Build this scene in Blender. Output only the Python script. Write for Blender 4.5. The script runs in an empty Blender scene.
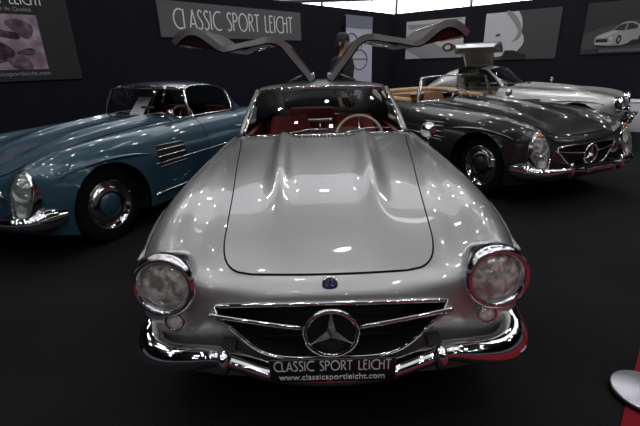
import bpy, math, random
import numpy as np
from mathutils import Matrix, Vector

random.seed(4)
S = bpy.context.scene
COL = S.collection
PI = math.pi

# ------------------------------------------------------------------ camera
FPX = 400.0
cam_d = bpy.data.cameras.new('camera')
cam = bpy.data.objects.new('camera', cam_d)
COL.objects.link(cam)
cam_d.sensor_fit = 'HORIZONTAL'
cam_d.sensor_width = 36.0
cam_d.lens = FPX / 640.0 * 36.0
cam_d.clip_start = 0.05
cam_d.clip_end = 300
_p, _y, _r = 0.357, -0.008, 0.031
_fwd = Vector((math.cos(_p) * math.sin(_y), math.cos(_p) * math.cos(_y), -math.sin(_p)))
_right = Vector((math.cos(_y), -math.sin(_y), 0))
_up = _right.cross(_fwd)
_R = Matrix((_right, _up, -_fwd)).transposed() @ Matrix.Rotation(-_r, 3, 'Z')
cam.matrix_world = Matrix.Translation((-0.018, -1.113, 1.44)) @ _R.to_4x4()
S.camera = cam

# ------------------------------------------------------------------ world, exposure, lights
S.view_settings.view_transform = 'Standard'
S.view_settings.look = 'None'
S.view_settings.gamma = 1.0
S.view_settings.use_curve_mapping = False
S.view_settings.exposure = 0.0
W = bpy.data.worlds.new('hall_air')
S.world = W
W.use_nodes = True
W.node_tree.nodes['Background'].inputs[0].default_value = (0.60, 0.62, 0.72, 1)
W.node_tree.nodes['Background'].inputs[1].default_value = 0.10

CEIL_Z = 7.0
def area(name, loc, target, size, power, color=(0.97, 0.98, 1.0), size_y=None):
    l = bpy.data.lights.new(name, 'AREA')
    l.energy = power
    l.color = color
    l.size = size
    if size_y:
        l.shape = 'RECTANGLE'
        l.size_y = size_y
    o = bpy.data.objects.new(name, l)
    COL.objects.link(o)
    o.location = loc
    d = Vector(target) - Vector(loc)
    o.rotation_euler = d.to_track_quat('-Z', 'Y').to_euler()
    return o
# large soft area lights added under the ceiling for key and fill, no fixtures
area('hall_light', (0.5, -0.5, 6.6), (0.3, 1.0, 0), 7.0, 75, size_y=5.0)
area('hall_light', (-1.0, 9.0, 6.6), (-1.0, 8.5, 0), 9.0, 130, (0.93, 0.95, 1.0), size_y=4.0)
area('hall_light', (7.0, 3.0, 6.6), (5.0, 3.5, 0), 3.0, 60, size_y=5.0)

area('hall_light', (3.0, 5.2, 6.6), (5.2, 8.2, 1.6), 3.0, 75, (0.95, 0.96, 1.0), size_y=2.0)  # added wash lamp that brightens the right wall and its posters

# ------------------------------------------------------------------ helpers
def link(o):
    COL.objects.link(o)
    return o

def tag(o, label=None, cat=None, group=None, kind=None):
    if label: o['label'] = label
    if cat: o['category'] = cat
    if group: o['group'] = group
    if kind: o['kind'] = kind
    return o

def empty(name, loc=(0, 0, 0), rz=0.0):
    o = link(bpy.data.objects.new(name, None))
    o.location = loc
    o.rotation_euler = (0, 0, rz)
    o.empty_display_size = 0.2
    return o

class MB:
    """collects shapes into one mesh"""
    def __init__(self):
        self.v = []
        self.f = []
        self.smooth = []
    def add(self, verts, faces, smooth=True):
        k = len(self.v)
        self.v += [tuple(map(float, p)) for p in verts]
        self.f += [tuple(i + k for i in f) for f in faces]
        self.smooth += [smooth] * len(faces)
        return self
    def grid(self, P, keep=None, closed_u=False, closed_v=False, smooth=True):
        P = np.asarray(P, float)
        n, m = P.shape[:2]
        fs = []
        for i in range(n if closed_u else n - 1):
            for j in range(m if closed_v else m - 1):
                if keep is not None and not keep[i][j]:
                    continue
                i2, j2 = (i + 1) % n, (j + 1) % m
                fs.append((i * m + j, i * m + j2, i2 * m + j2, i2 * m + j))
        used = sorted({a for f in fs for a in f})
        mp = {a: k for k, a in enumerate(used)}
        Q = P.reshape(-1, 3)
        return self.add([Q[a] for a in used], [tuple(mp[a] for a in f) for f in fs], smooth)
    def box(self, c, s, rz=0.0, bev=0.0):
        cx, cy, cz = c
        hx, hy, hz = s[0] / 2, s[1] / 2, s[2] / 2
        if bev <= 0:
            pts = [(x, y, z) for x in (-hx, hx) for y in (-hy, hy) for z in (-hz, hz)]
            fs = [(0, 1, 3, 2), (4, 6, 7, 5), (0, 4, 5, 1), (2, 3, 7, 6), (0, 2, 6, 4), (1, 5, 7, 3)]
        else:
            b = min(bev, hx, hy, hz)
            def ring(z, ins):
                ax, ay = hx - ins, hy - ins
                r = b
                out = []
                for (sx, sy, a0) in ((1, 1, 0), (-1, 1, 90), (-1, -1, 180), (1, -1, 270)):
                    for k in range(4):
                        a = math.radians(a0 + 30 * k)
                        out.append((sx * (ax - r) + r * math.cos(a), sy * (ay - r) + r * math.sin(a), z))
                return out
            rings = [ring(-hz, b * .7), ring(-hz + b * .3, b * .2), ring(-hz + b, 0), ring(hz - b, 0), ring(hz - b * .3, b * .2), ring(hz, b * .7)]
            m = 16
            pts = [p for r in rings for p in r]
            fs = [(i * m + j, i * m + (j + 1) % m, (i + 1) * m + (j + 1) % m, (i + 1) * m + j) for i in range(5) for j in range(m)]
            fs += [tuple(range(m))[::-1], tuple(range(5 * m, 6 * m))]
        c_, s_ = math.cos(rz), math.sin(rz)
        pts = [(cx + x * c_ - y * s_, cy + x * s_ + y * c_, cz + z) for x, y, z in pts]
        return self.add(pts, fs, bev > 0)
    def tube(self, path, r, n=8, closed=False, caps=True, flat=(1, 1), ref=(0, 0, 1)):
        P = [Vector(p) for p in path]
        m = len(P)
        rr = r if hasattr(r, '__len__') else [r] * m
        pts = []
        for i in range(m):
            if closed:
                t = P[(i + 1) % m] - P[i - 1]
            else:
                t = P[min(i + 1, m - 1)] - P[max(i - 1, 0)]
            t.normalize()
            up = Vector(ref)
            if abs(t.dot(up)) > 0.97:
                up = Vector((0, 1, 0)) if abs(t.y) < 0.9 else Vector((1, 0, 0))
            a = t.cross(up).normalized()
            b = a.cross(t).normalized()
            for k in range(n):
                w = 2 * PI * k / n
                pts.append(P[i] + a * (rr[i] * flat[0] * math.cos(w)) + b * (rr[i] * flat[1] * math.sin(w)))
        fs = []
        for i in range(m if closed else m - 1):
            i2 = (i + 1) % m
            for k in range(n):
                k2 = (k + 1) % n
                fs.append((i * n + k, i * n + k2, i2 * n + k2, i2 * n + k))
        if caps and not closed:
            fs.append(tuple(range(n))[::-1])
            fs.append(tuple(range((m - 1) * n, m * n)))
        return self.add(pts, fs)
    def lathe(self, prof, o=(0, 0, 0), axis=(0, 0, 1), n=32, sx=1.0, sy=1.0, ref=None):
        """prof = (radius, along axis)"""
        ax = Vector(axis).normalized()
        a = Vector(ref) if ref else (Vector((0, 0, 1)) if abs(ax.z) < 0.9 else Vector((1, 0, 0)))
        a = (a - ax * a.dot(ax)).normalized()
        b = ax.cross(a)
        o = Vector(o)
        P = [[o + ax * h + a * (r * sy * math.cos(2 * PI * k / n)) + b * (r * sx * math.sin(2 * PI * k / n)) for k in range(n)] for r, h in prof]
        return self.grid([[tuple(p) for p in row] for row in P], closed_v=True)
    def poly(self, pts, thick=None, d=(0, 0, 0), smooth=False):
        """flat polygon, extruded by vector d"""
        n = len(pts)
        if d == (0, 0, 0):
            return self.add(pts, [tuple(range(n))], smooth)
        q = [tuple(p[k] + d[k] for k in range(3)) for p in pts]
        fs = [tuple(range(n)), tuple(range(n, 2 * n))[::-1]] + [(i, (i + 1) % n, n + (i + 1) % n, n + i) for i in range(n)]
        return self.add(list(pts) + q, fs, smooth)
    def build(self, name, mat=None, parent=None, label=None):
        me = bpy.data.meshes.new(name)
        me.from_pydata(self.v, [], self.f)
        me.polygons.foreach_set('use_smooth', self.smooth)
        me.update()
        if mat:
            me.materials.append(mat)
        o = link(bpy.data.objects.new(name, me))
        if parent:
            o.parent = parent
        if label:
            o['label'] = label
        return o

def cr(P, t):
    """Catmull-Rom through rows of P at parameter(s) t"""
    P = np.asarray(P, float)
    n = len(P)
    t = np.clip(np.atleast_1d(np.asarray(t, float)), 0, n - 1)
    i = np.minimum(t.astype(int), n - 2)
    f = (t - i).reshape((-1,) + (1,) * (P.ndim - 1))
    E = np.concatenate([[2 * P[0] - P[1]], P, [2 * P[-1] - P[-2]]])
    a, b, c, d = E[i], E[i + 1], E[i + 2], E[i + 3]
    return 0.5 * (2 * b + (c - a) * f + (2 * a - 5 * b + 4 * c - d) * f ** 2 + (3 * b - a - 3 * c + d) * f ** 3)

def spline(P, n, closed=False):
    if closed:
        P = list(P)
        Q = P[-2:] + P + P[:3]
        return [tuple(p) for p in cr(Q, np.linspace(2, 2 + len(P), n, endpoint=False))]
    return [tuple(p) for p in cr(P, np.linspace(0, len(P) - 1, n))]

# ------------------------------------------------------------------ materials
def node_mat(name):
    m = bpy.data.materials.new(name)
    m.use_nodes = True
    return m, m.node_tree, m.node_tree.nodes['Principled BSDF']

def mat(name, col, rough=0.5, metal=0.0, coat=0.0, spec=0.5, noise=None, bump=None, emit=None):
    m, nt, b = node_mat(name)
    b.inputs['Base Color'].default_value = (*col, 1)
    b.inputs['Roughness'].default_value = rough
    b.inputs['Metallic'].default_value = metal
    b.inputs['Coat Weight'].default_value = coat
    b.inputs['Coat Roughness'].default_value = 0.03
    b.inputs['Specular IOR Level'].default_value = spec
    if emit:
        b.inputs['Emission Color'].default_value = (*col, 1)
        b.inputs['Emission Strength'].default_value = emit
    if noise or bump:
        tc = nt.nodes.new('ShaderNodeTexCoord')
        nz = nt.nodes.new('ShaderNodeTexNoise')
        sc, amt = noise or bump
        nz.inputs['Scale'].default_value = sc
        nz.inputs['Detail'].default_value = 3
        nt.links.new(tc.outputs['Object'], nz.inputs['Vector'])
        if noise:
            mx = nt.nodes.new('ShaderNodeMixRGB')
            mx.inputs[1].default_value = (*[c * (1 - amt) for c in col], 1)
            mx.inputs[2].default_value = (*[min(1, c * (1 + amt)) for c in col], 1)
            nt.links.new(nz.outputs['Fac'], mx.inputs[0])
            nt.links.new(mx.outputs[0], b.inputs['Base Color'])
        if bump:
            bp = nt.nodes.new('ShaderNodeBump')
            bp.inputs['Strength'].default_value = bump[1]
            bp.inputs['Distance'].default_value = 0.01
            nt.links.new(nz.outputs['Fac'], bp.inputs['Height'])
            nt.links.new(bp.outputs['Normal'], b.inputs['Normal'])
    return m

def glass(name, tint=(0.85, 0.9, 0.9), ior=1.45, ribs=0.0, frost_sheen=0.0):
    m = bpy.data.materials.new(name)
    m.use_nodes = True
    nt = m.node_tree
    nt.nodes.clear()
    out = nt.nodes.new('ShaderNodeOutputMaterial')
    mx = nt.nodes.new('ShaderNodeMixShader')
    tr = nt.nodes.new('ShaderNodeBsdfTransparent')
    gl = nt.nodes.new('ShaderNodeBsdfGlossy')
    fr = nt.nodes.new('ShaderNodeFresnel')
    tr.inputs[0].default_value = (*tint, 1)
    gl.inputs['Roughness'].default_value = 0.02
    geo = nt.nodes.new('ShaderNodeNewGeometry')
    io = nt.nodes.new('ShaderNodeMapRange')
    io.inputs['To Min'].default_value = ior
    io.inputs['To Max'].default_value = 1 / ior
    nt.links.new(geo.outputs['Backfacing'], io.inputs['Value'])
    nt.links.new(io.outputs[0], fr.inputs['IOR'])
    nt.links.new(fr.outputs[0], mx.inputs[0])
    if frost_sheen:
        df = nt.nodes.new('ShaderNodeBsdfDiffuse')
        df.inputs[0].default_value = (0.92, 0.92, 0.87, 1)
        m2 = nt.nodes.new('ShaderNodeMixShader')
        m2.inputs[0].default_value = frost_sheen
        nt.links.new(tr.outputs[0], m2.inputs[1])
        nt.links.new(df.outputs[0], m2.inputs[2])
        nt.links.new(m2.outputs[0], mx.inputs[1])
        # mottled white in the pressed glass, painting in its bright reflections
        tc0 = nt.nodes.new('ShaderNodeTexCoord')
        v0 = nt.nodes.new('ShaderNodeTexNoise')
        v0.inputs['Scale'].default_value = ribs * .8
        v0.inputs['Detail'].default_value = 2.0
        v0.inputs['Distortion'].default_value = .6
        mr = nt.nodes.new('ShaderNodeMapRange')
        mr.inputs['From Min'].default_value = .36
        mr.inputs['From Max'].default_value = .62
        mr.inputs['To Min'].default_value = frost_sheen * .45
        mr.inputs['To Max'].default_value = min(1, frost_sheen * 1.9)
        nt.links.new(tc0.outputs['Object'], v0.inputs['Vector'])
        nt.links.new(v0.outputs['Fac'], mr.inputs['Value'])
        nt.links.new(mr.outputs[0], m2.inputs[0])
    else:
        nt.links.new(tr.outputs[0], mx.inputs[1])
    nt.links.new(gl.outputs[0], mx.inputs[2])
    nt.links.new(mx.outputs[0], out.inputs[0])
    if ribs:
        tc = nt.nodes.new('ShaderNodeTexCoord')
        wv = nt.nodes.new('ShaderNodeTexVoronoi')
        wv.inputs['Scale'].default_value = ribs
        bp = nt.nodes.new('ShaderNodeBump')
        bp.inputs['Strength'].default_value = 0.9
        bp.inputs['Distance'].default_value = 0.012
        mp = nt.nodes.new('ShaderNodeMath'); mp.operation = 'MAXIMUM'
        mp.inputs[1].default_value = .28
        nt.links.new(fr.outputs[0], mp.inputs[0])
        nt.links.new(mp.outputs[0], mx.inputs[0])
        nt.links.new(tc.outputs['Object'], wv.inputs['Vector'])
        nt.links.new(wv.outputs['Distance'], bp.inputs['Height'])
        nt.links.new(bp.outputs[0], gl.inputs['Normal'])
        gl.inputs['Roughness'].default_value = 0.08
    return m

def paint(name, col, metal, rough):
    m = mat(name, col, rough, metal, 1.0, bump=None)
    nt = m.node_tree
    b = nt.nodes['Principled BSDF']
    tc = nt.nodes.new('ShaderNodeTexCoord')
    vo = nt.nodes.new('ShaderNodeTexVoronoi')
    vo.inputs['Scale'].default_value = 900
    mx = nt.nodes.new('ShaderNodeMixRGB')
    mx.inputs[1].default_value = (*[c * .93 for c in col], 1)
    mx.inputs[2].default_value = (*[min(1, c * 1.07) for c in col], 1)
    nt.links.new(tc.outputs['Object'], vo.inputs['Vector'])
    nt.links.new(vo.outputs['Distance'], mx.inputs[0])
    nt.links.new(mx.outputs[0], b.inputs['Base Color'])
    return m

M = {
    'silver': paint('silver_paint', (0.42, 0.415, 0.405), 0.7, 0.38),
    'silver2': paint('pale_silver_paint', (0.50, 0.50, 0.48), 0.6, 0.36),
    'blue': paint('blue_paint', (0.030, 0.084, 0.124), 0.15, 0.32),
    'grey': paint('anthracite_paint', (0.024, 0.023, 0.022), 0.3, 0.30),
    'navy': paint('navy_hardtop', (0.012, 0.014, 0.04), 0.0, 0.3),
    'chrome': mat('chrome', (0.82, 0.82, 0.84), 0.05, 1.0),
    'chrome_dull': mat('brushed_metal', (0.55, 0.55, 0.56), 0.25, 1.0, bump=(300, .1)),
    'rubber': mat('black_rubber', (0.006, 0.006, 0.006), 0.9, spec=0.15, noise=(40, .3)),
    'black': mat('black_trim', (0.008, 0.008, 0.009), 0.6, noise=(20, .3)),
    'seam': mat('shut_line', (0.006, 0.006, 0.006), 0.9, spec=0.1, noise=(20, .2)),
    'red': mat('red_leather', (0.30, 0.024, 0.018), 0.5, noise=(14, .3)),
    'dred': mat('dark_red_trim', (0.14, 0.014, 0.013), 0.6, noise=(14, .3)),
    'maroon': mat('maroon_card', (0.055, 0.010, 0.011), 0.6, noise=(14, .3)),
    'tan': mat('tan_leather', (0.52, 0.34, 0.17), 0.5, noise=(14, .2)),
    'brown': mat('brown_leather', (0.22, 0.10, 0.04), 0.5, noise=(14, .2)),
    'beige': mat('beige_lining', (0.34, 0.30, 0.24), 0.7, noise=(14, .2)),
    'cream': mat('cream_plastic', (0.66, 0.60, 0.46), 0.3, noise=(5, .05)),
    'glass': glass('windscreen_glass', (0.90, 0.92, 0.92)),
    'sglass': glass('side_glass', (0.55, 0.58, 0.58)),
    'lens': glass('ribbed_lens', (0.92, 0.93, 0.90), 1.45, 34, .48),
    'tlens': glass('clear_lens', (0.86, 0.92, 0.86), 1.5, 26, .12),
    'amber': mat('amber_lens', (0.50, 0.16, 0.03), 0.15, noise=(60, .3)),
    'reflector': mat('reflector', (0.88, 0.88, 0.83), 0.25, 0.45, bump=(38, .8)),
    'starblue': mat('enamel_blue', (0.02, 0.028, 0.10), 0.2, noise=(60, .1)),
    'white': mat('white_print', (0.92, 0.92, 0.93), 0.6, noise=(20, .04)),
    'paper': mat('white_paper', (0.88, 0.88, 0.92), 0.8, noise=(10, .03)),
    'platebk': mat('plate_black', (0.012, 0.012, 0.016), 0.35, noise=(20, .2)),
    'bulb': mat('bulb_glass', (0.8, 0.78, 0.7), 0.1, noise=(20, .05)),
}

# ------------------------------------------------------------------ setting
def struct(name, mb, m, label=None, parent=None):
    o = mb.build(name, m, parent)
    o['kind'] = 'structure'
    return o

A_L = math.radians(47.41)
A_R = math.radians(-36.12)
CORNER = (1.98, 10.48)
WALL_H = 2.6

def on_wall(a, s, off=0.0):
    """ground point at distance s along a wall from the corner, off in front of it"""
    return (CORNER[0] + s * math.cos(a) + off * math.sin(a), CORNER[1] + s * math.sin(a) - off * math.cos(a))

fl = mat('black_carpet', (0.0065, 0.0065, 0.0075), 0.95, spec=0.2)
nt = fl.node_tree
tc = nt.nodes.new('ShaderNodeTexCoord')
n1 = nt.nodes.new('ShaderNodeTexNoise'); n1.inputs['Scale'].default_value = 1.3; n1.inputs['Detail'].default_value = 6
n2 = nt.nodes.new('ShaderNodeTexNoise'); n2.inputs['Scale'].default_value = 220
rp = nt.nodes.new('ShaderNodeValToRGB')
rp.color_ramp.elements[0].position = 0.35; rp.color_ramp.elements[0].color = (0.0055, 0.0055, 0.0065, 1)
rp.color_ramp.elements[1].position = 0.7; rp.color_ramp.elements[1].color = (0.0105, 0.0105, 0.0115, 1)
bp = nt.nodes.new('ShaderNodeBump'); bp.inputs['Strength'].default_value = 0.5; bp.inputs['Distance'].default_value = 0.004
nt.links.new(tc.outputs['Object'], n1.inputs['Vector']); nt.links.new(tc.outputs['Object'], n2.inputs['Vector'])
nt.links.new(n1.outputs['Fac'], rp.inputs[0]); nt.links.new(rp.outputs[0], nt.nodes['Principled BSDF'].inputs['Base Color'])
nt.links.new(n2.outputs['Fac'], bp.inputs['Height']); nt.links.new(bp.outputs[0], nt.nodes['Principled BSDF'].inputs['Normal'])

struct('floor', MB().box((0, 6, -0.05), (70, 70, 0.1)), fl)
M['wall'] = mat('black_wall_cloth', (0.0085, 0.0088, 0.0145), 0.85, spec=0.25, noise=(6, .25))
def wall(name, a, s0, s1):
    c = on_wall(a, (s0 + s1) / 2, -0.05)
    return struct(name, MB().box((c[0], c[1], WALL_H / 2), (s1 - s0, 0.1, WALL_H), a), M['wall'])
wall('wall_left', A_L, -14.0, 0.05)
wall('wall_right', A_R, -0.05, 9.5)
M['ceil'] = mat('dark_hall_ceiling', (0.06, 0.06, 0.068), 0.9, noise=(0.4, .4))
struct('ceiling', MB().box((0, 6, CEIL_Z + 0.1), (70, 70, 0.2)), M['ceil'])
M['hallwall'] = mat('hall_wall', (0.55, 0.54, 0.56), 0.9, noise=(0.5, .1))
struct('wall_back', MB().box((0, 40.9, 1.7), (70, 0.3, 3.4)).box((0, 40.9, 6.9), (70, 0.3, 0.2)), M['hallwall'])
M['daylight'] = mat('daylight_pane', (1.0, 0.97, 0.98), 0.5, emit=5.0)  # glowing panes added to stand in for the bright white hall ceiling beyond
M['mullion'] = mat('window_bar', (0.35, 0.30, 0.40), 0.6, noise=(3, .1))
for k in range(10):
    x0 = -34.5 + 7.0 * k
    w = struct('window_%d' % (k + 1), MB().box((x0 + 3.4, 40.95, 5.1), (6.8, 0.04, 3.4)), M['daylight'])
    b = MB()
    for xx in (x0, x0 + 2.3, x0 + 4.6, x0 + 6.9):
        b.box((xx, 40.8, 5.1), (0.08, 0.14, 3.4))
    b.box((x0 + 3.4, 40.8, 5.0), (6.8, 0.1, 0.1))
    b.build('window_bars', M['mullion'], w)

# red aisle carpet in front of the stand
ca, sa = math.cos(A_L), math.sin(A_L)
e0 = (1.27 + 0.0, 0.216)
P = []
for (s, o) in ((-9, 0), (4.2, 0), (4.2, 5.0), (-9, 5.0)):
    P.append((e0[0] + s * ca + o * sa, e0[1] + s * sa - o * ca, 0.0))
M['redcarpet'] = mat('red_carpet', (0.20, 0.009, 0.015), 0.95, spec=0.2, noise=(120, .3))
rc = MB().poly(P, d=(0, 0, 0.008)).build('aisle_carpet', M['redcarpet'])
tag(rc, 'red aisle carpet running past the edge of the black stand floor', 'carpet')

# ------------------------------------------------------------------ lettering
def arc(cx, cy, rx, ry, a0, a1, n=14):
    return [(cx + rx * math.cos(math.radians(a0 + (a1 - a0) * k / (n - 1))), cy + ry * math.sin(math.radians(a0 + (a1 - a0) * k / (n - 1)))) for k in range(n)]
DECO = {
    'C': (0.50, [arc(0.36, 0.5, 0.34, 0.5, 62, 298, 18)]),
    'L': (0.30, [[(0.03, 1), (0.03, 0.01)], [(0.03, 0.01), (0.28, 0.01)]]),
    'A': (0.42, [[(0.0, 0), (0.21, 1)], [(0.21, 1), (0.40, 0)], [(0.05, 0.27), (0.35, 0.27)]]),
    'S': (0.34, [spline([(0.29, 0.90), (0.20, 1.0), (0.08, 0.93), (0.05, 0.77), (0.13, 0.60), (0.24, 0.42), (0.29, 0.25), (0.22, 0.05), (0.10, 0.0), (0.02, 0.10)], 26)]),
    'I': (0.12, [[(0.04, 0), (0.04, 1)]]),
    'P': (0.36, [[(0.03, 0), (0.03, 1)], spline([(0.03, 0.99), (0.22, 0.96), (0.31, 0.76), (0.22, 0.56), (0.03, 0.52)], 16)]),
    'O': (0.66, [arc(0.31, 0.5, 0.30, 0.5, 0, 360, 28)]),
    'R': (0.38, [[(0.03, 0), (0.03, 1)], spline([(0.03, 0.99), (0.22, 0.96), (0.31, 0.76), (0.22, 0.56), (0.03, 0.52)], 16), [(0.12, 0.52), (0.35, 0)]]),
    'T': (0.40, [[(0.0, 0.99), (0.38, 0.99)], [(0.19, 1), (0.19, 0)]]),
    'E': (0.32, [[(0.03, 0), (0.03, 1)], [(0.03, 0.99), (0.27, 0.99)], [(0.03, 0.60), (0.22, 0.60)], [(0.03, 0.01), (0.27, 0.01)]]),
    'H': (0.42, [[(0.03, 0), (0.03, 1)], [(0.36, 0), (0.36, 1)], [(0.03, 0.60), (0.36, 0.60)]]),
    ' ': (0.30, []),
}
def deco_text(txt, x0, x1, z0, h, y, thick, w=0.07):
    """thin capitals as ribbons between x0 and x1 on a panel facing -y"""
    tot = sum(DECO[c][0] for c in txt) + 0.06 * (len(txt) - 1)
    k = (x1 - x0) / tot
    mb = MB()
    x = x0
    for c in txt:
        adv, strokes = DECO[c]
        for st in strokes:
            q = [Vector((x + px * k, z0 + pz * h)) for px, pz in st]
            L, R = [], []
            for i in range(len(q)):
                t = (q[min(i + 1, len(q) - 1)] - q[max(i - 1, 0)]).normalized()
                n = Vector((-t.y, t.x)) * (w * h / 2)
                L.append(q[i] + n); R.append(q[i] - n)
            mb.grid([[(p.x, y, p.y) for p in L], [(p.x, y, p.y) for p in R]], smooth=False)
            mb.grid([[(p.x, y + thick, p.y) for p in L], [(p.x, y, p.y) for p in L]], smooth=False)
            mb.grid([[(p.x, y, p.y) for p in R], [(p.x, y + thick, p.y) for p in R]], smooth=False)
        x += (adv + 0.06) * k
    return mb

def plain_text(txt, parent, name, m, size, loc, width=None, align='LEFT', depth=0.0008):
    cu = bpy.data.curves.new('lettering', 'FONT')
    cu.body = txt
    cu.size = size
    cu.align_x = align
    cu.extrude = depth
    t = link(bpy.data.objects.new('lettering', cu))
    dg = bpy.context.evaluated_depsgraph_get()
    dg.update()
    me = bpy.data.meshes.new_from_object(t.evaluated_get(dg))
    bpy.data.objects.remove(t)
    me.name = name
    xs = [v.co.x for v in me.vertices]
    k = width / (max(xs) - min(xs)) if width else 1.0
    me.transform(Matrix.Translation(loc) @ Matrix.Rotation(PI / 2, 4, 'X') @ Matrix.Diagonal((k, 1, 1, 1)))
    me.materials.clear()
    me.materials.append(m)
    o = link(bpy.data.objects.new(name, me))
    o.parent = parent
    return o

# ------------------------------------------------------------------ car body surface
# rows run from the front lip up over the nose and back to the tail; columns from the centre line to the sill
R_ = []
def row(*p): R_.append(p)
row((0,.16,.27),(.22,.165,.27),(.40,.18,.265),(.50,.20,.26),(.60,.235,.25),(.69,.28,.24),(.74,.32,.23),(.78,.37,.22),(.80,.40,.21),(.81,.43,.20))
row((0,.135,.385),(.25,.14,.405),(.43,.168,.548),(.52,.18,.45),(.60,.21,.36),(.69,.255,.35),(.755,.31,.34),(.80,.38,.33),(.825,.44,.30),(.825,.48,.20))
row((0,.135,.48),(.25,.14,.50),(.43,.170,.572),(.52,.178,.52),(.60,.195,.47),(.69,.24,.46),(.76,.295,.45),(.81,.38,.44),(.84,.48,.38),(.835,.54,.20))
row((0,.15,.615),(.25,.155,.613),(.43,.175,.60),(.52,.185,.59),(.60,.195,.58),(.685,.23,.575),(.755,.295,.57),(.81,.40,.55),(.85,.53,.46),(.845,.62,.20))
row((0,.185,.665),(.23,.19,.665),(.42,.20,.665),(.51,.205,.68),(.60,.205,.70),(.67,.23,.705),(.735,.295,.69),(.80,.42,.65),(.855,.60,.52),(.85,.72,.20))
row((0,.26,.705),(.23,.265,.708),(.42,.28,.712),(.50,.285,.735),(.585,.28,.775),(.655,.295,.785),(.725,.36,.765),(.795,.50,.71),(.86,.70,.55),(.855,.80,.20))
row((0,.48,.775),(.23,.48,.780),(.43,.48,.778),(.51,.485,.795),(.585,.485,.832),(.655,.49,.845),(.73,.54,.82),(.80,.65,.75),(.865,.80,.58),(.86,.90,.20))
row((0,.80,.845),(.24,.80,.845),(.46,.80,.838),(.535,.80,.845),(.605,.80,.873),(.675,.80,.88),(.745,.82,.85),(.815,.87,.77),(.87,.95,.60),(.865,1.0,.20))
row((0,1.2,.895),(.25,1.2,.897),(.51,1.2,.885),(.58,1.2,.883),(.64,1.2,.895),(.70,1.2,.892),(.762,1.2,.857),(.825,1.2,.77),(.87,1.2,.60),(.865,1.2,.20))
row((0,1.6,.925),(.27,1.6,.925),(.56,1.6,.915),(.625,1.6,.905),(.675,1.6,.905),(.725,1.6,.89),(.78,1.6,.85),(.835,1.6,.76),(.87,1.6,.60),(.86,1.6,.20))
row((0,1.88,.940),(.30,1.90,.940),(.61,1.95,.928),(.665,1.95,.916),(.705,1.95,.905),(.745,1.95,.885),(.79,1.95,.845),(.84,1.95,.75),(.87,1.95,.60),(.855,1.95,.20))
row((0,2.4,.94),(.32,2.4,.94),(.62,2.4,.93),(.68,2.4,.92),(.72,2.4,.905),(.755,2.4,.88),(.80,2.4,.83),(.85,2.4,.74),(.87,2.4,.58),(.85,2.4,.20))
row((0,2.9,.94),(.32,2.9,.94),(.60,2.9,.93),(.66,2.9,.92),(.71,2.9,.91),(.76,2.9,.89),(.81,2.9,.845),(.86,2.9,.76),(.88,2.9,.60),(.86,2.9,.20))
row((0,3.3,.92),(.32,3.3,.92),(.58,3.3,.92),(.645,3.3,.92),(.70,3.3,.92),(.75,3.3,.905),(.80,3.3,.86),(.86,3.3,.77),(.885,3.3,.60),(.87,3.3,.20))
row((0,3.8,.865),(.28,3.8,.865),(.50,3.8,.86),(.58,3.8,.862),(.65,3.8,.86),(.71,3.8,.845),(.765,3.8,.80),(.82,3.8,.71),(.845,3.8,.55),(.82,3.8,.25))
row((0,4.2,.765),(.26,4.2,.765),(.44,4.2,.76),(.52,4.2,.758),(.58,4.2,.75),(.64,4.2,.735),(.70,4.2,.70),(.75,4.2,.62),(.77,4.2,.50),(.75,4.2,.30))
row((0,4.46,.66),(.24,4.46,.66),(.40,4.44,.655),(.46,4.43,.65),(.52,4.42,.645),(.58,4.40,.63),(.63,4.38,.60),(.68,4.36,.54),(.70,4.35,.45),(.68,4.30,.32))
row((0,4.52,.52),(.24,4.52,.52),(.39,4.50,.52),(.45,4.48,.515),(.50,4.46,.51),(.55,4.44,.50),(.60,4.42,.48),(.64,4.40,.45),(.65,4.38,.40),(.64,4.36,.32))
row((0,4.48,.34),(.24,4.48,.34),(.38,4.46,.34),(.43,4.45,.34),(.48,4.43,.34),(.53,4.42,.34),(.57,4.40,.34),(.60,4.38,.34),(.61,4.37,.33),(.60,4.36,.31))
HALF = np.array(R_)
NEG = HALF[:, :0:-1].copy()
NEG[..., 0] *= -1
TAB = np.concatenate([NEG, HALF], 1)          # 19 x 19 x 3

def bulge(P):
    x, y = np.abs(P[..., 0]), P[..., 1]
    xb = 0.235 + 0.05 * np.clip((y - 0.8) / 1.0, 0, 1)
    amp = 0.042 * np.clip((y - 0.42) / 0.55, 0, 1) ** 1.4 * np.clip((2.0 - y) / 0.1, 0, 1)
    w = 0.056 - 0.012 * np.clip((y - 0.5) / 1.2, 0, 1)
    top = (P[..., 2] > 0.7)
    P[..., 2] += amp * np.exp(-((x - xb) / w) ** 2) * top
    return P

def surf(us, vs):
    """grid of body points for u (0..18) and v (-9..9)"""
    A = cr(TAB, us)                              # len(us) x 19 x 3
    B = cr(np.swapaxes(A, 0, 1), np.asarray(vs) + 9)
    return bulge(np.swapaxes(B, 0, 1))

def surf_pts(us, vs):
    """body points for paired u, v"""
    us = np.asarray(us, float); vs = np.asarray(vs, float)
    return np.array([surf([u], [v])[0, 0] for u, v in zip(us, vs)])

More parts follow.
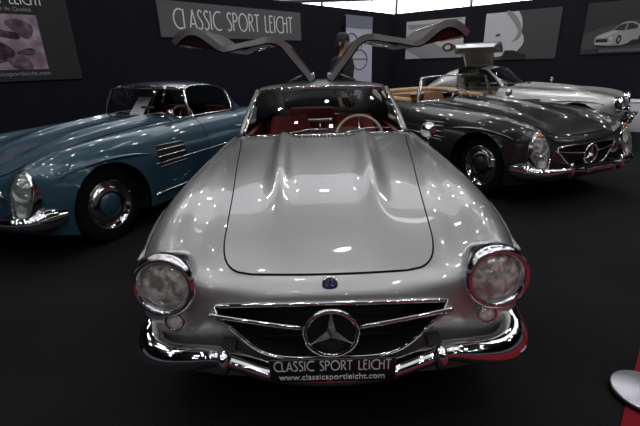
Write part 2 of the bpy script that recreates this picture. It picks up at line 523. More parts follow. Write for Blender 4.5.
NU, NV = 8, 6
US = np.linspace(0, 18, 18 * NU + 1)
VS = np.linspace(-9, 9, 18 * NV + 1)
BODY = surf(US, VS)
_side = BODY[2 * NU:16 * NU, 9 * NV + 5 * NV:].reshape(-1, 3)
def side_x(y, z):
    d = (_side[:, 1] - y) ** 2 + (_side[:, 2] - z) ** 2
    k = np.argsort(d)[:4]
    w = 1 / (d[k] + 1e-6)
    return float((w * _side[k, 0]).sum() / w.sum())
_top = BODY[4 * NU:16 * NU].reshape(-1, 3)
def top_z(x, y):
    d = (_top[:, 0] - x) ** 2 + (_top[:, 1] - y) ** 2 + 1e6 * (_top[:, 2] < 0.6)
    k = np.argsort(d)[:4]
    w = 1 / (d[k] + 1e-6)
    return float((w * _top[k, 2]).sum() / w.sum())

WHEELS = [(0.80, 0.335), (3.20, 0.335)]
ARCH_R = 0.375

def body_mesh(open_cabin=True, door_gap=True, arch=True, u_door=(10.35, 11.95), v_door=(3.3, 8.4), u_back=12.2):
    P = BODY.copy()
    n, m = P.shape[:2]
    keep = np.ones((n - 1, m - 1), bool)
    uc = (US[:-1] + US[1:]) / 2
    vc = np.abs((VS[:-1] + VS[1:]) / 2)
    U, V = np.meshgrid(uc, vc, indexing='ij')
    keep &= ~((U > 1) & (U < 3) & (V < 2))
    if open_cabin:
        keep &= ~((U > 10.1) & (U < u_back) & (V < 3.2))
    door = (U > u_door[0]) & (U < u_door[1]) & (V > v_door[0]) & (V < v_door[1])
    if door_gap:
        keep &= ~door
    Fc = (P[:-1, :-1] + P[1:, :-1] + P[:-1, 1:] + P[1:, 1:]) / 4
    for (wy, wz) in WHEELS:
        d = np.hypot(Fc[..., 1] - wy, Fc[..., 2] - wz)
        keep &= ~((d < ARCH_R) & (np.abs(Fc[..., 0]) > 0.55) & (Fc[..., 2] < 0.76))
    # vertices on the edge of an arch slide onto its circle
    cnt = np.zeros((n, m), int); rem = np.zeros((n, m), int)
    for a in (0, 1):
        for b in (0, 1):
            cnt[a:n - 1 + a, b:m - 1 + b] += keep
            rem[a:n - 1 + a, b:m - 1 + b] += ~keep
    lips = MB()
    for (wy, wz) in WHEELS:
        d = np.hypot(P[..., 1] - wy, P[..., 2] - wz)
        sel = (cnt > 0) & (rem > 0) & (np.abs(P[..., 0]) > 0.55) & (np.abs(d - ARCH_R) < 0.09) & (P[..., 2] < 0.78)
        k = (ARCH_R / np.maximum(d, 1e-6))
        P[..., 1] = np.where(sel, wy + (P[..., 1] - wy) * k, P[..., 1])
        P[..., 2] = np.where(sel, wz + (P[..., 2] - wz) * k, P[..., 2])
    return P, keep, door

def bezier_disc(mb, c, axis, r, bulge_, n=28, rings=6):
    prof = [(max(r * math.cos(t), 1e-4), bulge_ * math.sin(t)) for t in np.linspace(0, PI / 2, rings)]
    return mb.lathe(prof, c, axis, n)

def star_mb(c, r, thick, axis_tilt=0.0, y_sign=-1):
    """three pointed star in the xz plane at c facing -y"""
    mb = MB()
    ct = Vector((c[0], c[1] - thick, c[2]))
    for k in range(3):
        a = PI / 2 + k * 2 * PI / 3
        tip = Vector((c[0] + r * math.cos(a), c[1] - 0.002, c[2] + r * math.sin(a)))
        l = Vector((c[0] + .21 * r * math.cos(a + PI / 3), c[1], c[2] + .21 * r * math.sin(a + PI / 3)))
        q = Vector((c[0] + .21 * r * math.cos(a - PI / 3), c[1], c[2] + .21 * r * math.sin(a - PI / 3)))
        mb.add([ct, l, tip, q], [(0, 1, 2), (0, 2, 3), (1, 3, 2)], False)
    return mb

def ring_path(c, r, n=32, rz=None):
    rz = rz or r
    return [(c[0] + r * math.cos(2 * PI * k / n), c[1], c[2] + rz * math.sin(2 * PI * k / n)) for k in range(n)]

def blade(path, sect_h, sect_d, n_s=14, n=70, tilt=0.0):
    """bulging bumper blade along a plan path of (x,y,z,half height)"""
    Q = np.array(spline(path, n))
    rows_ = []
    for i in range(n):
        t = Q[min(i + 1, n - 1), :2] - Q[max(i - 1, 0), :2]
        t = t / np.linalg.norm(t)
        nrm = np.array([t[1], -t[0]])
        r = []
        for k in range(n_s):
            a = math.radians(-115 + 230 * k / (n_s - 1))
            o = sect_d * math.cos(a)
            h = Q[i, 3] * math.sin(a)
            if abs(a) > PI / 2:
                o = sect_d * math.cos(a) * 1.0
            ct_, st_ = math.cos(tilt), math.sin(tilt)
            o, h = o * ct_ - h * st_, o * st_ + h * ct_ - sect_d * st_
            r.append((Q[i, 0] + nrm[0] * o, Q[i, 1] + nrm[1] * o, Q[i, 2] + h))
        rows_.append(r)
    return rows_

def make_wheel(car, x, y, z, side, hub_mat):
    w = MB()
    ax = (side, 0, 0)
    w.lathe([(0.20, -.09), (0.235, -.095), (0.30, -.09), (0.327, -.065), (0.334, -.03), (0.334, .03), (0.327, .065), (0.30, .085), (0.24, .088), (0.205, .075), (0.20, -.09)], (x, y, z), ax, 44)
    wo = w.build('wheel', M['rubber'], car, 'black tyre')
    MB().lathe([(0.214, .080), (0.222, .086), (0.208, .078), (0.19, .05), (0.165, .03), (0.15, .035), (0.12, .05)], (x, y, z), ax, 40).build('rim', M['chrome'], wo)
    MB().lathe([(0.19, .036), (0.185, .052), (0.15, .070), (0.112, .080), (0.10, .074)], (x, y, z), ax, 40).build('hub_ring', M['chrome'], wo)
    MB().lathe([(0.103, .074), (0.09, .086), (0.05, .096), (0.001, .098)], (x, y, z), ax, 32).build('hubcap', hub_mat, wo)
    return wo

def make_seat(car, x, y, m):
    s = MB().box((x, y, 0.42), (0.48, 0.50, 0.16), 0, .06).build('seat', m, car)
    P = []
    for t in np.linspace(0, 1, 10):
        w_ = 0.235 * (1 - 0.25 * t ** 3)
        z = 0.46 + 0.50 * t
        yy = y + 0.22 + 0.16 * t
        P.append([(x + w_ * math.cos(a), yy + 0.06 * math.sin(a), z) for a in np.linspace(0, 2 * PI, 20, endpoint=False)])
    mb = MB().grid(P, closed_v=True)
    top = P[-1]
    mb.add(top, [tuple(range(20))])
    mb.build('backrest', m, s)

def steering(car, c, r, m, tilt=25):
    t = math.radians(tilt)
    X, Z = Vector((1, 0, 0)), Vector((0, math.sin(t), math.cos(t)))
    pts = [Vector(c) + X * (r * math.cos(a)) + Z * (r * math.sin(a)) for a in np.linspace(0, 2 * PI, 40, endpoint=False)]
    w = MB().tube(pts, 0.0125, 8, closed=True).build('steering_wheel', m, car)
    mb = MB().tube(spline([Vector(c) + Z * (-r) , Vector(c) + Vector((0, -.02, 0)), Vector(c) + X * r * 1.0], 9), .008)
    mb = MB()
    for a in (200, 340, 90):
        a = math.radians(a)
        mb.tube([Vector(c) + Vector((0, -.02, 0)), Vector(c) + X * (r * math.cos(a)) + Z * (r * math.sin(a))], .007)
    bezier_disc(mb, Vector(c) + Vector((0, -.015, 0)), (0, 1, .2), .045, .03)
    mb.build('spokes', M['chrome'], w)
    MB().tube([Vector(c) + Vector((0, -.02, 0)), Vector(c) + Vector((0, -.45, -.20))], .022).build('column', M['black'], w)

def greenhouse(rows_, n=36, m=25):
    """roof shell through stations of (y, z centre, half width, edge drop, edge y shift)"""
    ss = np.linspace(-1, 1, m)
    T = []
    for (y, z, hw, dr, dy) in rows_:
        T.append([(hw * s, y + dy * s * s, z - dr * (0.55 * s * s + 0.45 * abs(s) ** 5)) for s in ss])
    return cr(np.array(T), np.linspace(0, len(rows_) - 1, n))

def round_headlight(car, x, c_y, c_z, R, turn):
    """round lamp: chrome bezel, bowl, ribbed lens, bulb"""
    ax = (0.06 * (1 if x > 0 else -1), -1, 0.10)
    c = (x, c_y, c_z)
    h = MB().lathe([(R * .80, -.16), (R * .98, -.10), (R * 1.05, -.03), (R * 1.08, .0), (R * 1.07, .012), (R * 1.0, .026), (R * .90, .030), (R * .84, .022), (R * .80, .008), (R * .77, .004), (R * .75, -.006)], c, ax, 48).build('headlight', M['chrome'], car)
    MB().lathe([(R * .77, -.004), (R * .72, -.03), (R * .6, -.06), (R * .35, -.078), (.004, -.084)], c, ax, 40).build('reflector', M['reflector'], h)
    b = MB()
    bezier_disc(b, Vector(c) - Vector(ax) * 0.03, ax, .022, .016)
    b.build('bulb', M['bulb'], h)
    l = MB()
    bezier_disc(l, c, ax, R * .77, .028, 40, 8)
    l.build('lens', M['lens'], h)
    tc_ = (turn[0] * (1 if x > 0 else -1), turn[1], turn[2])
    t = MB().lathe([(.036, -.06), (.041, -.01), (.041, .004), (.036, .010), (.031, .006)], tc_, ax, 28).build('indicator', M['chrome'], car)
    l = MB()
    bezier_disc(l, tc_, ax, .032, .014, 24, 5)
    l.build('lens', M['lens'], t)
    MB().lathe([(.031, .0), (.02, -.02), (.002, -.03)], tc_, ax, 24).build('reflector', M['reflector'], t)

def tall_headlight(car, sx, amber=True):
    """upright oval lamp unit set in the fender front"""
    c = Vector((sx * 0.655, .185, .565))
    ax = Vector((sx * .22, -1, .34)).normalized()
    h = MB().lathe([(1.0, -.14), (1.04, -.05), (1.05, -.005), (1.0, .012), (.94, .014), (.92, .004)], c, ax, 44, sx=.098, sy=.20, ref=(0, 0, 1))
    # the lathe radius is a factor here: sx and sy are the half axes
    ho = h.build('headlight', M['chrome'], car)
    l = MB().lathe([(math.cos(t) * .93 + .001, .055 * math.sin(t)) for t in np.linspace(0, PI / 2, 8)], c, ax, 40, sx=.098, sy=.20, ref=(0, 0, 1))
    l.build('lens', M['tlens'], ho)
    up = (Vector((0, 0, 1)) - ax * ax.z).normalized()
    MB().lathe([(.090, .006), (.07, -.03), (.04, -.05), (.002, -.055)], c + up * .065, ax, 32).build('reflector', M['reflector'], ho)
    MB().lathe([(.93, -.02), (.5, -.045), (.002, -.05)], c, ax, 32, sx=.098, sy=.20).build('bowl', M['chrome_dull'], ho)
    MB().lathe([(.045, .006), (.03, -.02), (.002, -.03)], c - up * .10, ax, 24).build('foglight', M['reflector'], ho)
    a = MB()
    a.lathe([(.05, -.01), (.045, .02), (.02, .035), (.001, .038)], c + up * .165, ax, 20, sx=1.0, sy=.5)
    a.build('indicator', M['amber'] if amber else M['tlens'], ho)

def make_car(name, label, loc, rz, pm, style, trim, trim2, wheel_m, plate=None, doors_open=(), top=None, seats=None, group=None, hub=None, tonneau=None):
    car = empty(name, loc, rz)
    tag(car, label, 'car')
    gull = style == 'coupe'
    # ---- body shell
    P, keep, door = body_mesh(True, True, u_back=13.4 if gull else 12.2)
    b = MB().grid(P, keep)
    b.build('body', pm, car)
    if not (gull and doors_open):
        for sgn in (-1, 1):
            half = door.copy()
            mid = half.shape[1] // 2
            if sgn < 0: half[:, mid:] = False
            else: half[:, :mid] = False
            k = np.zeros_like(half); k[half] = True
            d = MB().grid(P, k).build('door', pm, car)
            yy = 2.78
            hz = 0.755
            hx = side_x(yy, hz)
            MB().tube(spline([(sgn * (hx - .005), 2.66, hz), (sgn * (hx + .03), 2.70, hz), (sgn * (hx + .03), 2.80, hz), (sgn * (hx - .005), 2.84, hz)], 12), .009).build('handle', M['chrome'], d)
            # shut lines
            ln = MB()
            vv = np.linspace(3.4, 8.4, 22) * sgn
            for uu in (10.375, 11.875):
                ln.tube([tuple(q) for q in surf_pts([uu] * 22, vv)], .0035, 5)
            ln.build('shut_line', M['seam'], d)
    else:
        # sills and inner faces of the open door frames
        for sgn in (-1, 1):
            MB().box((sgn * .74, 2.45, .56), (.20, .98, .22), 0, .03).build('door_sill', trim, car)
    # ---- hood panel with rounded front corners
    n1, n2 = 60, 49
    u0, u1 = (4.70, 9.72)
    rows_ = []
    for i, u in enumerate(np.linspace(u0, u1, n1)):
        q = min(1.0, (u - u0) / 1.15)
        vm = 2.04 - 0.72 * (1 - math.sqrt(max(0, 1 - (1 - q) ** 2)))
        q2 = min(1.0, (u1 - u) / 0.12)
        rows_.append([(u, vm * s) for s in np.linspace(-1, 1, n2)])
    H = np.array([[surf([u], [v])[0, 0] for (u, v) in r] for r in rows_])
    H2 = H.copy(); H2[..., 2] += 0.005
    H2[0, :, 1] -= 0.0; 
    hood = MB().grid(H2)
    edge = [(0, j) for j in range(n2)] + [(i, n2 - 1) for i in range(1, n1)] + [(n1 - 1, j) for j in range(n2 - 2, -1, -1)] + [(i, 0) for i in range(n1 - 2, 0, -1)]
    top_e = [H2[i, j] for i, j in edge]
    low_e = [H2[i, j] - np.array((0, 0, .012)) for i, j in edge]
    hood.grid([top_e, low_e], closed_v=True, smooth=False)
    hood_o = hood.build('hood', pm, car)
    sm = MB().tube([tuple(H[i, j] + np.array((0, 0, .002))) for i, j in edge], .0042, 6, closed=True)
    sm.build('shut_line', M['seam'], hood_o)
    # ---- grille
    vv = np.linspace(-2, 2, 41)
    lo = surf([1.0], vv)[0]; hi = surf([3.0], vv)[0]
    out = [tuple(p) for p in lo] + [tuple(p) for p in hi[::-1]]
    fr = MB().tube([(x, y - .004, z) for x, y, z in out], .0095, 8, closed=True)
    g = fr.build('grille', M['chrome'], car)
    back = MB().grid([[(p[0], p[1] + .11, p[2] - .01) for p in lo], [(p[0], p[1] + .11, p[2] + .01) for p in hi]], smooth=False)
    back.grid([lo, [(p[0], p[1] + .11, p[2] - .01) for p in lo]]).grid([[(p[0], p[1] + .11, p[2] + .01) for p in hi], hi])
    for e in (0, -1):
        back.grid([[lo[e], hi[e]], [(lo[e][0], lo[e][1] + .11, lo[e][2] - .01), (hi[e][0], hi[e][1] + .11, hi[e][2] + .01)]])
    for k in range(1, 6):
        zz = .39 + .035 * k
        back.tube([(-.40 + .12 * (k < 3) + .05 * (k == 3), .215, zz), (.40 - .12 * (k < 3) - .05 * (k == 3), .215, zz)], .004, 5)
    back.build('mesh_backing', M['black'], g)
    gz = .525
    SC = (0, .115, .505)
    for s in (-1, 1):
        MB().tube(spline([(s * .105, .125, gz), (s * .25, .135, gz + .018), (s * .44, .160, gz + .040), (s * .455, .165, gz + .042)], 16), [.010] * 15 + [.004], 8, flat=(.8, 1.0)).build('grille_bar', M['chrome'], g)
    rg = MB().tube(ring_path(SC, .098), .010, 8, closed=True).build('star_ring', M['chrome'], g)
    st = star_mb((SC[0], SC[1], SC[2]), .097, .022)
    st.tube([(0, SC[1] + .11, SC[2]), SC], .02)
    st.build('star', M['chrome_dull'], g)
    MB().lathe([(.094, .012), (.05, .014), (.001, .014)], SC, (0, 1, 0), 32).build('star_backing', M['black'], g)
    # ---- nose emblem
    e = surf([4.10], [0])[0, 0]
    ax = Vector((0, -.85, .55))
    em = MB()
    em.lathe([(.027, -.004), (.027, .004), (.021, .006), (.001, .006)], e, ax, 28)
    emo = em.build('nose_badge', M['starblue'], car)
    MB().lathe([(.029, -.004), (.030, .004), (.026, .006)], e, ax, 28).build('badge_rim', M['chrome'], emo)
    s3 = star_mb((0, 0, 0), .022, .003)
    rot = Vector((0, -1, 0)).rotation_difference(ax).to_matrix()
    s3.v = [tuple(rot @ Vector(p) + Vector(e) + ax.normalized() * .0065) for p in s3.v]
    s3.build('badge_star', M['chrome'], emo)
    # ---- lamps
    for s in (-1, 1):
        if gull:
            round_headlight(car, s * .617, .195, .682, .116, (.592, .172, .535))
        else:
            tall_headlight(car, s, style == 'open')
    # ---- bumper
    half = [(.0, .070, .372, .034), (.20, .076, .388, .034), (.33, .088, .430, .034), (.42, .100, .452, .036), (.52, .112, .440, .048), (.62, .135, .424, .058), (.69, .172, .420, .068), (.735, .230, .426, .082), (.755, .32, .432, .094), (.775, .42, .44, .07)]
    if not gull:
        half = [(x, y - .03, .39 + .25 * (z - .40), h * .85) for x, y, z, h in half]
    bz = .0 if gull else -.06
    path = [(-x, y, z, h) for x, y, z, h in half[:0:-1]] + half
    bm = MB().grid(blade(path, .06, .055, 16, 110, .45 if gull else .2))
    bo = bm.build('front_bumper', M['chrome'], car)
    for s in (-1, 1):
        gd = MB()
        Q = []
        lo_, hi_ = (.405, .498) if gull else (.31, .47)
        for t in np.linspace(0, 1, 12):
            a = PI * t
            k_ = max(math.sin(a), 0) ** .35
            hw = .024 * k_ + .002
            Q.append([(s * .385 + hw * math.cos(w), .045 - .01 * k_ + (.034 * k_ + .002) * math.sin(w), lo_ + (hi_ - lo_) * t) for w in np.linspace(0, 2 * PI, 14, endpoint=False)])
        gd.grid(Q, closed_v=True)
        gd.build('bumper_guard', M['chrome'], bo)
        MB().box((s * .385, .17, .45 + bz), (.05, .12, .03)).build('bumper_bracket', M['black'], bo)
    rb = [(-.72, 4.30, .45, .05), (-.60, 4.50, .44, .06), (-.3, 4.57, .43, .055), (.3, 4.57, .43, .055), (.60, 4.50, .44, .06), (.72, 4.30, .45, .05)]
    MB().grid(blade(rb[::-1], .05, .05, 12, 40)).build('rear_bumper', M['chrome'], car)
    # ---- front plate
    if plate is not None:
        pl = MB().box((0, .004, .440 + bz), (.44, .014, .100), 0, .006).build('license_plate', M['platebk'], car)
        if plate == 'full':
            deco_text('CLASSIC SPORT LEICHT', -.203, .203, .443, .040, -.0042, .001, .10).build('lettering', M['white'], pl, 'white capitals')
            plain_text('www.classicsportleicht.com', pl, 'web_address', M['white'], .034, (-.187, -.0040, .404), .368)
        else:
            deco_text('CLASSIC SPORT LEICHT', -.195, .195, .425 + bz, .035, -.0042, .001, .10).build('lettering', M['white'], pl)
    # ---- wheels, arches, underside
    for (wy, wz) in WHEELS:
        for s in (-1, 1):
            make_wheel(car, s * .700, wy, wz - .001, s, hub or pm)
            ins = [[(s * xx, wy + ARCH_R * math.cos(a), wz + ARCH_R * math.sin(a)) for a in np.linspace(-.35, PI + .35, 30)] for xx in (.50, side_x(wy, .70) - .012)]
            mw = MB().grid(ins)
            mw.add(ins[0], [tuple(range(30))])
            mw.build('wheel_well', M['black'], car)
            # brow over the arch
            ys = np.linspace(wy - .40, wy + .50, 26)
            pth, rr = [], []
            for k, yv in enumerate(ys):
                t = k / 25
                zv = .735 - .05 * (2 * t - 1) ** 2 if wy < 2 else .745 - .05 * (2 * t - 1) ** 2
                pth.append((s * (side_x(max(yv, .5), zv) - .004), yv, zv))
                rr.append(.030 * max(.03, math.sin(PI * min(1, t * 1.0 + .02))) ** .55)
            MB().tube(pth, rr, 10, flat=(1.0, .55)).build('wheel_arch_brow', pm, car)
    MB().box((0, 2.4, .205), (1.52, 3.6, .03)).build('underbody', M['black'], car)
    # ---- fender vent and sill strip
    for s in (-1, 1):
        us_ = np.linspace(8.38, 9.35, 12); vs_ = np.linspace(7.15, 8.15, 6)
        V_ = surf(us_, vs_ * s).copy(); V_[..., 0] += s * .003
        ve = MB().grid(V_).build('fender_vent', M['black'], car)
        bars = MB()
        for vq in (7.15, 7.48, 7.82, 8.15):
            L = surf(us_, [vq * s])[:, 0]
            bars.tube([(p[0] + s * .006, p[1], p[2]) for p in L], .0065 if vq in (7.48, 7.82) else .004, 6)
        bars.build('vent_bars', M['chrome_dull'], ve)
        pth = [(s * (side_x(y, .33) + .004), y, .30) for y in np.linspace(1.24, 2.76, 12)]
        MB().tube(pth, .013, 8, flat=(.6, 1)).build('sill_strip', M['chrome'], car)
        if not gull:
            pth = [(s * (side_x(y, .62) + .002), y, .585) for y in np.linspace(1.30, 2.78, 14)]
            MB().tube(pth, .008, 8, flat=(.6, 1)).build('side_strip', M['chrome'], car)
    # ---- cabin tub, dash, seats, steering wheel
    tub = MB()
    tub.box((0, 2.55, .26), (1.36, 1.5, .05)).box((0, 1.99, .56), (1.30, .05, .60)).box((0, 3.50 if gull else 3.27, .56), (1.26, .05, .60))
    for s in (-1, 1):
        tub.box((s * .66, 2.6, .56), (.04, 1.35, .60))
    tub.build('cabin_lining', trim, car)
    D = []
    for t in np.linspace(0, PI, 10):
        D.append([(x, 2.06 + .10 * (1 - math.cos(t)) * .9 - 0.0, .80 + .115 * math.sin(t) - .03 * (x / .62) ** 2) for x in np.linspace(-.62, .62, 20)])
    D.append([(x, 2.23, .62) for x in np.linspace(-.62, .62, 20)])
    da = MB().grid(D).build('dashboard', trim2, car)
    for s in (-1, 1):
        make_seat(car, s * .32, 2.62, seats or trim)
    steering(car, (.31, 2.30, .835), .20, M['cream'])
    # ---- windscreen
    bw, tw, wy0 = (.62, .53, 1.90) if gull else (.66, .565, 1.96)
    bt = [(bw * s, wy0 + (.12 if gull else .14) * s * s, .938 - (.012 if gull else .02) * s * s) for s in np.linspace(-1, 1, 25)]
    tz, ty = (1.262, 2.30) if gull else (1.245, 2.08)
    tp = [(tw * s, ty + .09 * s * s, tz - .022 * s * s - .012 * abs(s) ** 6) for s in np.linspace(-1, 1, 25)]
    G = []
    for t in np.linspace(0, 1, 10):
        G.append([tuple(np.array(a) * (1 - t) + np.array(b_) * t + np.array((0, -.018 * math.sin(PI * t), .006 * math.sin(PI * t)))) for a, b_ in zip(bt, tp)])
    ws = MB().grid(G).build('windscreen', M['glass'], car)
    fm = MB()
    lft = [r[0] for r in G]; rgt = [r[-1] for r in G]
    loop = bt + rgt[1:-1] + tp[::-1] + lft[1:-1][::-1]
    fm.tube(loop, .0125 if gull else .014, 8, closed=True)
    fm.build('windscreen_frame', M['chrome'], ws)
    wp = MB()
    for x in (-.28, .16):
        wp.tube([(x, 1.87, .948), (x + .05, 1.885, .965)], .010, 6)
        q = [(x + .05, 1.885, .965), (x + .17, 1.91, .982), (x + .36, 1.945, .975)]
        wp.tube(q, .0045, 6)
    wp.build('wiper', M['chrome_dull'], car)
    cg = MB()
    for k in range(24):
        x = -.30 + .6 * k / 23
        cg.box((x, 1.835, top_z(x, 1.835) + .004), (.010, .055, .008))
    cg.build('cowl_grille', M['chrome'], car)
    # ---- driver mirror on the fender
    mz = top_z(.70, 1.55)
    if gull:
        mp = [(.685, 1.52)]
    else:
        mp = [(.66, 1.80)]
    for (mx, my) in mp:
        mz = top_z(mx, my)
        mh = .115 if gull else .075
        mi = MB().tube([(mx, my, mz - .01), (mx, my - .005, mz + mh - .045)], [.012, .007], 8)
        mi.lathe([(.001, -.035), (.03, -.028), (.048, -.008), (.052, .006), (.046, .012)], (mx, my, mz + mh), (0.15, 1, 0), 24)
        mo = mi.build('wing_mirror', M['chrome'], car)
        bezier_disc(MB(), (0, 0, 0), (0, 1, 0), .04, .002)
        MB().lathe([(.046, .011), (.001, .011)], (mx, my, mz + mh), (0.15, 1, 0), 24).build('mirror_glass', M['chrome'], mo)
    # ---- inside mirror on the dash
    im = MB().tube([(-.02, 2.16, .905), (-.02, 2.17, 1.0)], .007, 6)
    im.box((-.02, 2.165, 1.015), (.20, .02, .028), 0, .008)
    im.build('inside_mirror', M['chrome_dull'], car)
    # ---- roof
    if gull or top:
        if gull:
            st_ = [(2.30, 1.262, .53, .034, .09), (2.50, 1.298, .535, .042, .04), (2.72, 1.308, .54, .05, .0), (2.98, 1.297, .54, .06, .0), (3.22, 1.235, .535, .07, 0), (3.42, 1.135, .53, .06, -.02), (3.66, 1.00, .52, .04, -.06), (3.84, .868, .50, .01, -.10)]
            belt = [(2.95, .66, .925), (3.2, .66, .92), (3.5, .64, .90), (3.78, .60, .865)]
            win = (4.45, 6.3); pil0 = 3.05
        else:
            st_ = [(2.08, 1.250, .565, .034, .09), (2.28, 1.298, .55, .05, .04), (2.62, 1.298, .56, .06, .0), (2.82, 1.275, .56, .08, .0), (2.98, 1.205, .56, .09, 0), (3.08, 1.11, .565, .08, -.03), (3.16, 1.01, .57, .04, -.05), (3.22, .925, .57, .01, -.07)]
            belt = [(2.86, .675, .925), (2.95, .67, .925), (3.05, .65, .925), (3.12, .62, .93)]
            win = (4.2, 6.4); pil0 = 3.5
        n, m = 57, 41
        RG = greenhouse(st_, n, m)
        tt = np.linspace(0, len(st_) - 1, n); tcn = (tt[:-1] + tt[1:]) / 2
        sc_ = np.linspace(-1, 1, m); scn = np.abs((sc_[:-1] + sc_[1:]) / 2)
        T_, S_ = np.meshgrid(tcn, scn, indexing='ij')
        kp = np.ones((n - 1, m - 1), bool)
        kp &= ~((T_ > win[0]) & (T_ < win[1]) & (S_ < .82))
        if doors_open and gull:
            sg = (sc_[:-1] + sc_[1:]) / 2
            for s in doors_open:
                kp &= ~((T_ > .95) & (T_ < 3.1) & (S_ > .12) & (np.sign(sg)[None, :] == s))
        rm = M['navy'] if top else pm
        ro = MB().grid(RG, kp)
        for s in (0, -1):
            # rear quarter pillar between roof edge and belt line
            ie = np.linspace(int(pil0 / (len(st_) - 1) * (n - 1)), n - 1, 14).astype(int)
            edge_ = [RG[i, s] for i in ie]
            sg_ = -1 if s == 0 else 1
            bl = cr(np.array([(sg_ * x, y, z) for y, x, z in belt]), np.linspace(0, 3, 14))
            ro.grid([[tuple(np.array(a) * (1 - t) + np.array(b_) * t + np.array((sg_ * .03 * math.sin(PI * t), 0, 0))) for a, b_ in zip(edge_, bl)] for t in np.linspace(0, 1, 8)])
        roof = ro.build('roof' if not top else 'hardtop', rm, car)
        wk = (T_ > win[0]) & (T_ < win[1]) & (S_ < .82)
        MB().grid(RG - np.array((0, .004, .006)), wk).build('rear_window', M['sglass'], roof)
        # header moulding
        MB().tube([tuple(p + np.array((0, -.004, .006))) for p in RG[0]], .008, 6).build('header_trim', M['chrome'], roof)
        i0 = 0
        i1 = int(pil0 / (len(st_) - 1) * (n - 1))
        for s in (0, -1):
            sg_ = -1 if s == 0 else 1
            is_open = sg_ in doors_open
            if not is_open:
                e_ = [RG[i, s] for i in range(i0, i1 + 1)]
                bl = cr(np.array([(sg_ * .635, 2.03, .93), (sg_ * .67, 2.4, .932), (sg_ * .675, belt[0][0], .928)]), np.linspace(0, 2, len(e_)))
                MB().grid([[tuple(np.array(a) * (1 - t) + np.array(b_) * t + np.array((sg_ * .015 * math.sin(PI * t), 0, 0))) for a, b_ in zip(e_, bl)] for t in np.linspace(0, 1, 6)]).build('side_window', M['sglass'], car)
                fr_ = MB().tube([tuple(p) for p in e_], .010, 6)
                a, b_ = np.array(e_[-1]), bl[-1]
                fr_.tube([tuple(a * (1 - t) + b_ * t + np.array((sg_ * .02 * math.sin(PI * t), 0, 0))) for t in np.linspace(0, 1, 8)], .011, 6)
                fr_.tube([tuple(p) for p in bl], .008, 6)
                fr_.build('window_trim', M['chrome'], car)
            if gull:
                # windscreen pillar outer skin
                MB().tube(spline([(sg_ * .645, 2.06, .92), (sg_ * .60, 2.20, 1.07), (sg_ * .535, 2.40, 1.235)], 12), [.024] * 12, 8).build('windscreen_pillar', pm, car)
    if style == 'open':
        # bare upright at each windscreen end and a padded rim round the cockpit
        for s in (-1, 1):
            MB().tube(spline([(s * .665, 2.10, .905), (s * .625, 2.145, 1.05), (s * .57, ty + .09, tz - .03)], 10), [.017] * 10, 8).build('windscreen_post', M['chrome'], car)
        rim = spline([(-.66, 2.30, .925), (-.67, 2.7, .935), (-.62, 3.02, .975), (-.40, 3.16, .995), (0, 3.20, 1.0), (.40, 3.16, .995), (.62, 3.02, .975), (.67, 2.7, .935), (.66, 2.30, .925)], 60)
        MB().tube(rim, .050, 10, flat=(1, .8)).build('cockpit_rim', M['tan'], car)
        Q = [[(x * k, 3.0 + (y - 3.0) * k if y > 3.0 else y, z + .03 * (1 - k)) for x, y, z in rim[18:43]] for k in (1.0, .9)]
        MB().box((0, 3.20, .89), (1.16, .20, .16), 0, .05).build('folded_roof', M['tan'], car)
    # ---- gullwing doors
    for s in doors_open:
        pr = [(.062, 1.325), (.12, 1.405), (.20, 1.505), (.255, 1.580), (.295, 1.622), (.35, 1.648), (.43, 1.652), (.52, 1.628), (.61, 1.608), (.705, 1.582), (.745, 1.592), (.805, 1.642), (.87, 1.694), (.935, 1.716), (1.0, 1.709), (1.065, 1.678), (1.122, 1.632)]
        yf = [2.46, 2.45, 2.43, 2.42, 2.41, 2.39, 2.34, 2.27, 2.20, 2.12, 2.11, 2.10, 2.10, 2.10, 2.11, 2.13, 2.16]
        yb = [3.02] * 4 + [3.03] * 6 + [3.0, 2.98, 2.95, 2.92, 2.90, 2.86, 2.82]
        th = [.05, .052, .054, .056, .056, .054, .05, .046, .042, .042, .046, .05, .054, .056, .056, .056, .05]
        N = 49
        A = cr(np.array([(p[0], p[1], f, bk, t) for p, f, bk, t in zip(pr, yf, yb, th)]), np.linspace(0, 16, N))
        tn = np.gradient(A[:, :2], axis=0)
        tn /= np.linalg.norm(tn, axis=1)[:, None]
        inn = A[:, :2] + np.stack([tn[:, 1], -tn[:, 0]], 1) * A[:, 4:5]
        def strip(i0, i1, ya, yb_, mb):
            rows2 = []
            for i in range(i0, i1 + 1):
                o_, n_ = A[i, :2], inn[i]
                y0, y1 = ya(i), yb_(i)
                rows2.append([(s * o_[0], y0, o_[1]), (s * o_[0], y1, o_[1]), (s * n_[0], y1, n_[1]), (s * n_[0], y0, n_[1])])
            R4 = np.array(rows2)
            for q in range(4):
                mb.grid(R4[:, [q, (q + 1) % 4]])
            mb.add(R4[0], [(0, 1, 2, 3)], False)
            mb.add(R4[-1], [(3, 2, 1, 0)], False)
        iw0, iw1 = 18, 27          # door glass between elbow and belt line
        dm = MB()
        strip(0, iw0, lambda i: A[i, 2], lambda i: A[i, 3], dm)
        strip(iw1, N - 1, lambda i: A[i, 2], lambda i: A[i, 3], dm)
        strip(iw0, iw1, lambda i: A[i, 2], lambda i: A[i, 2] + .06, dm)
        strip(iw0, iw1, lambda i: A[i, 3] - .07, lambda i: A[i, 3], dm)
        do = dm.build('gullwing_door', pm, car)
        gp = [[(s * (A[i, 0] * .5 + inn[i, 0] * .5), y, A[i, 1] * .5 + inn[i, 1] * .5) for y in (A[i, 2] + .05, A[i, 3] - .05)] for i in range(iw0, iw1 + 1)]
        MB().grid(gp).build('door_window', M['sglass'], do)
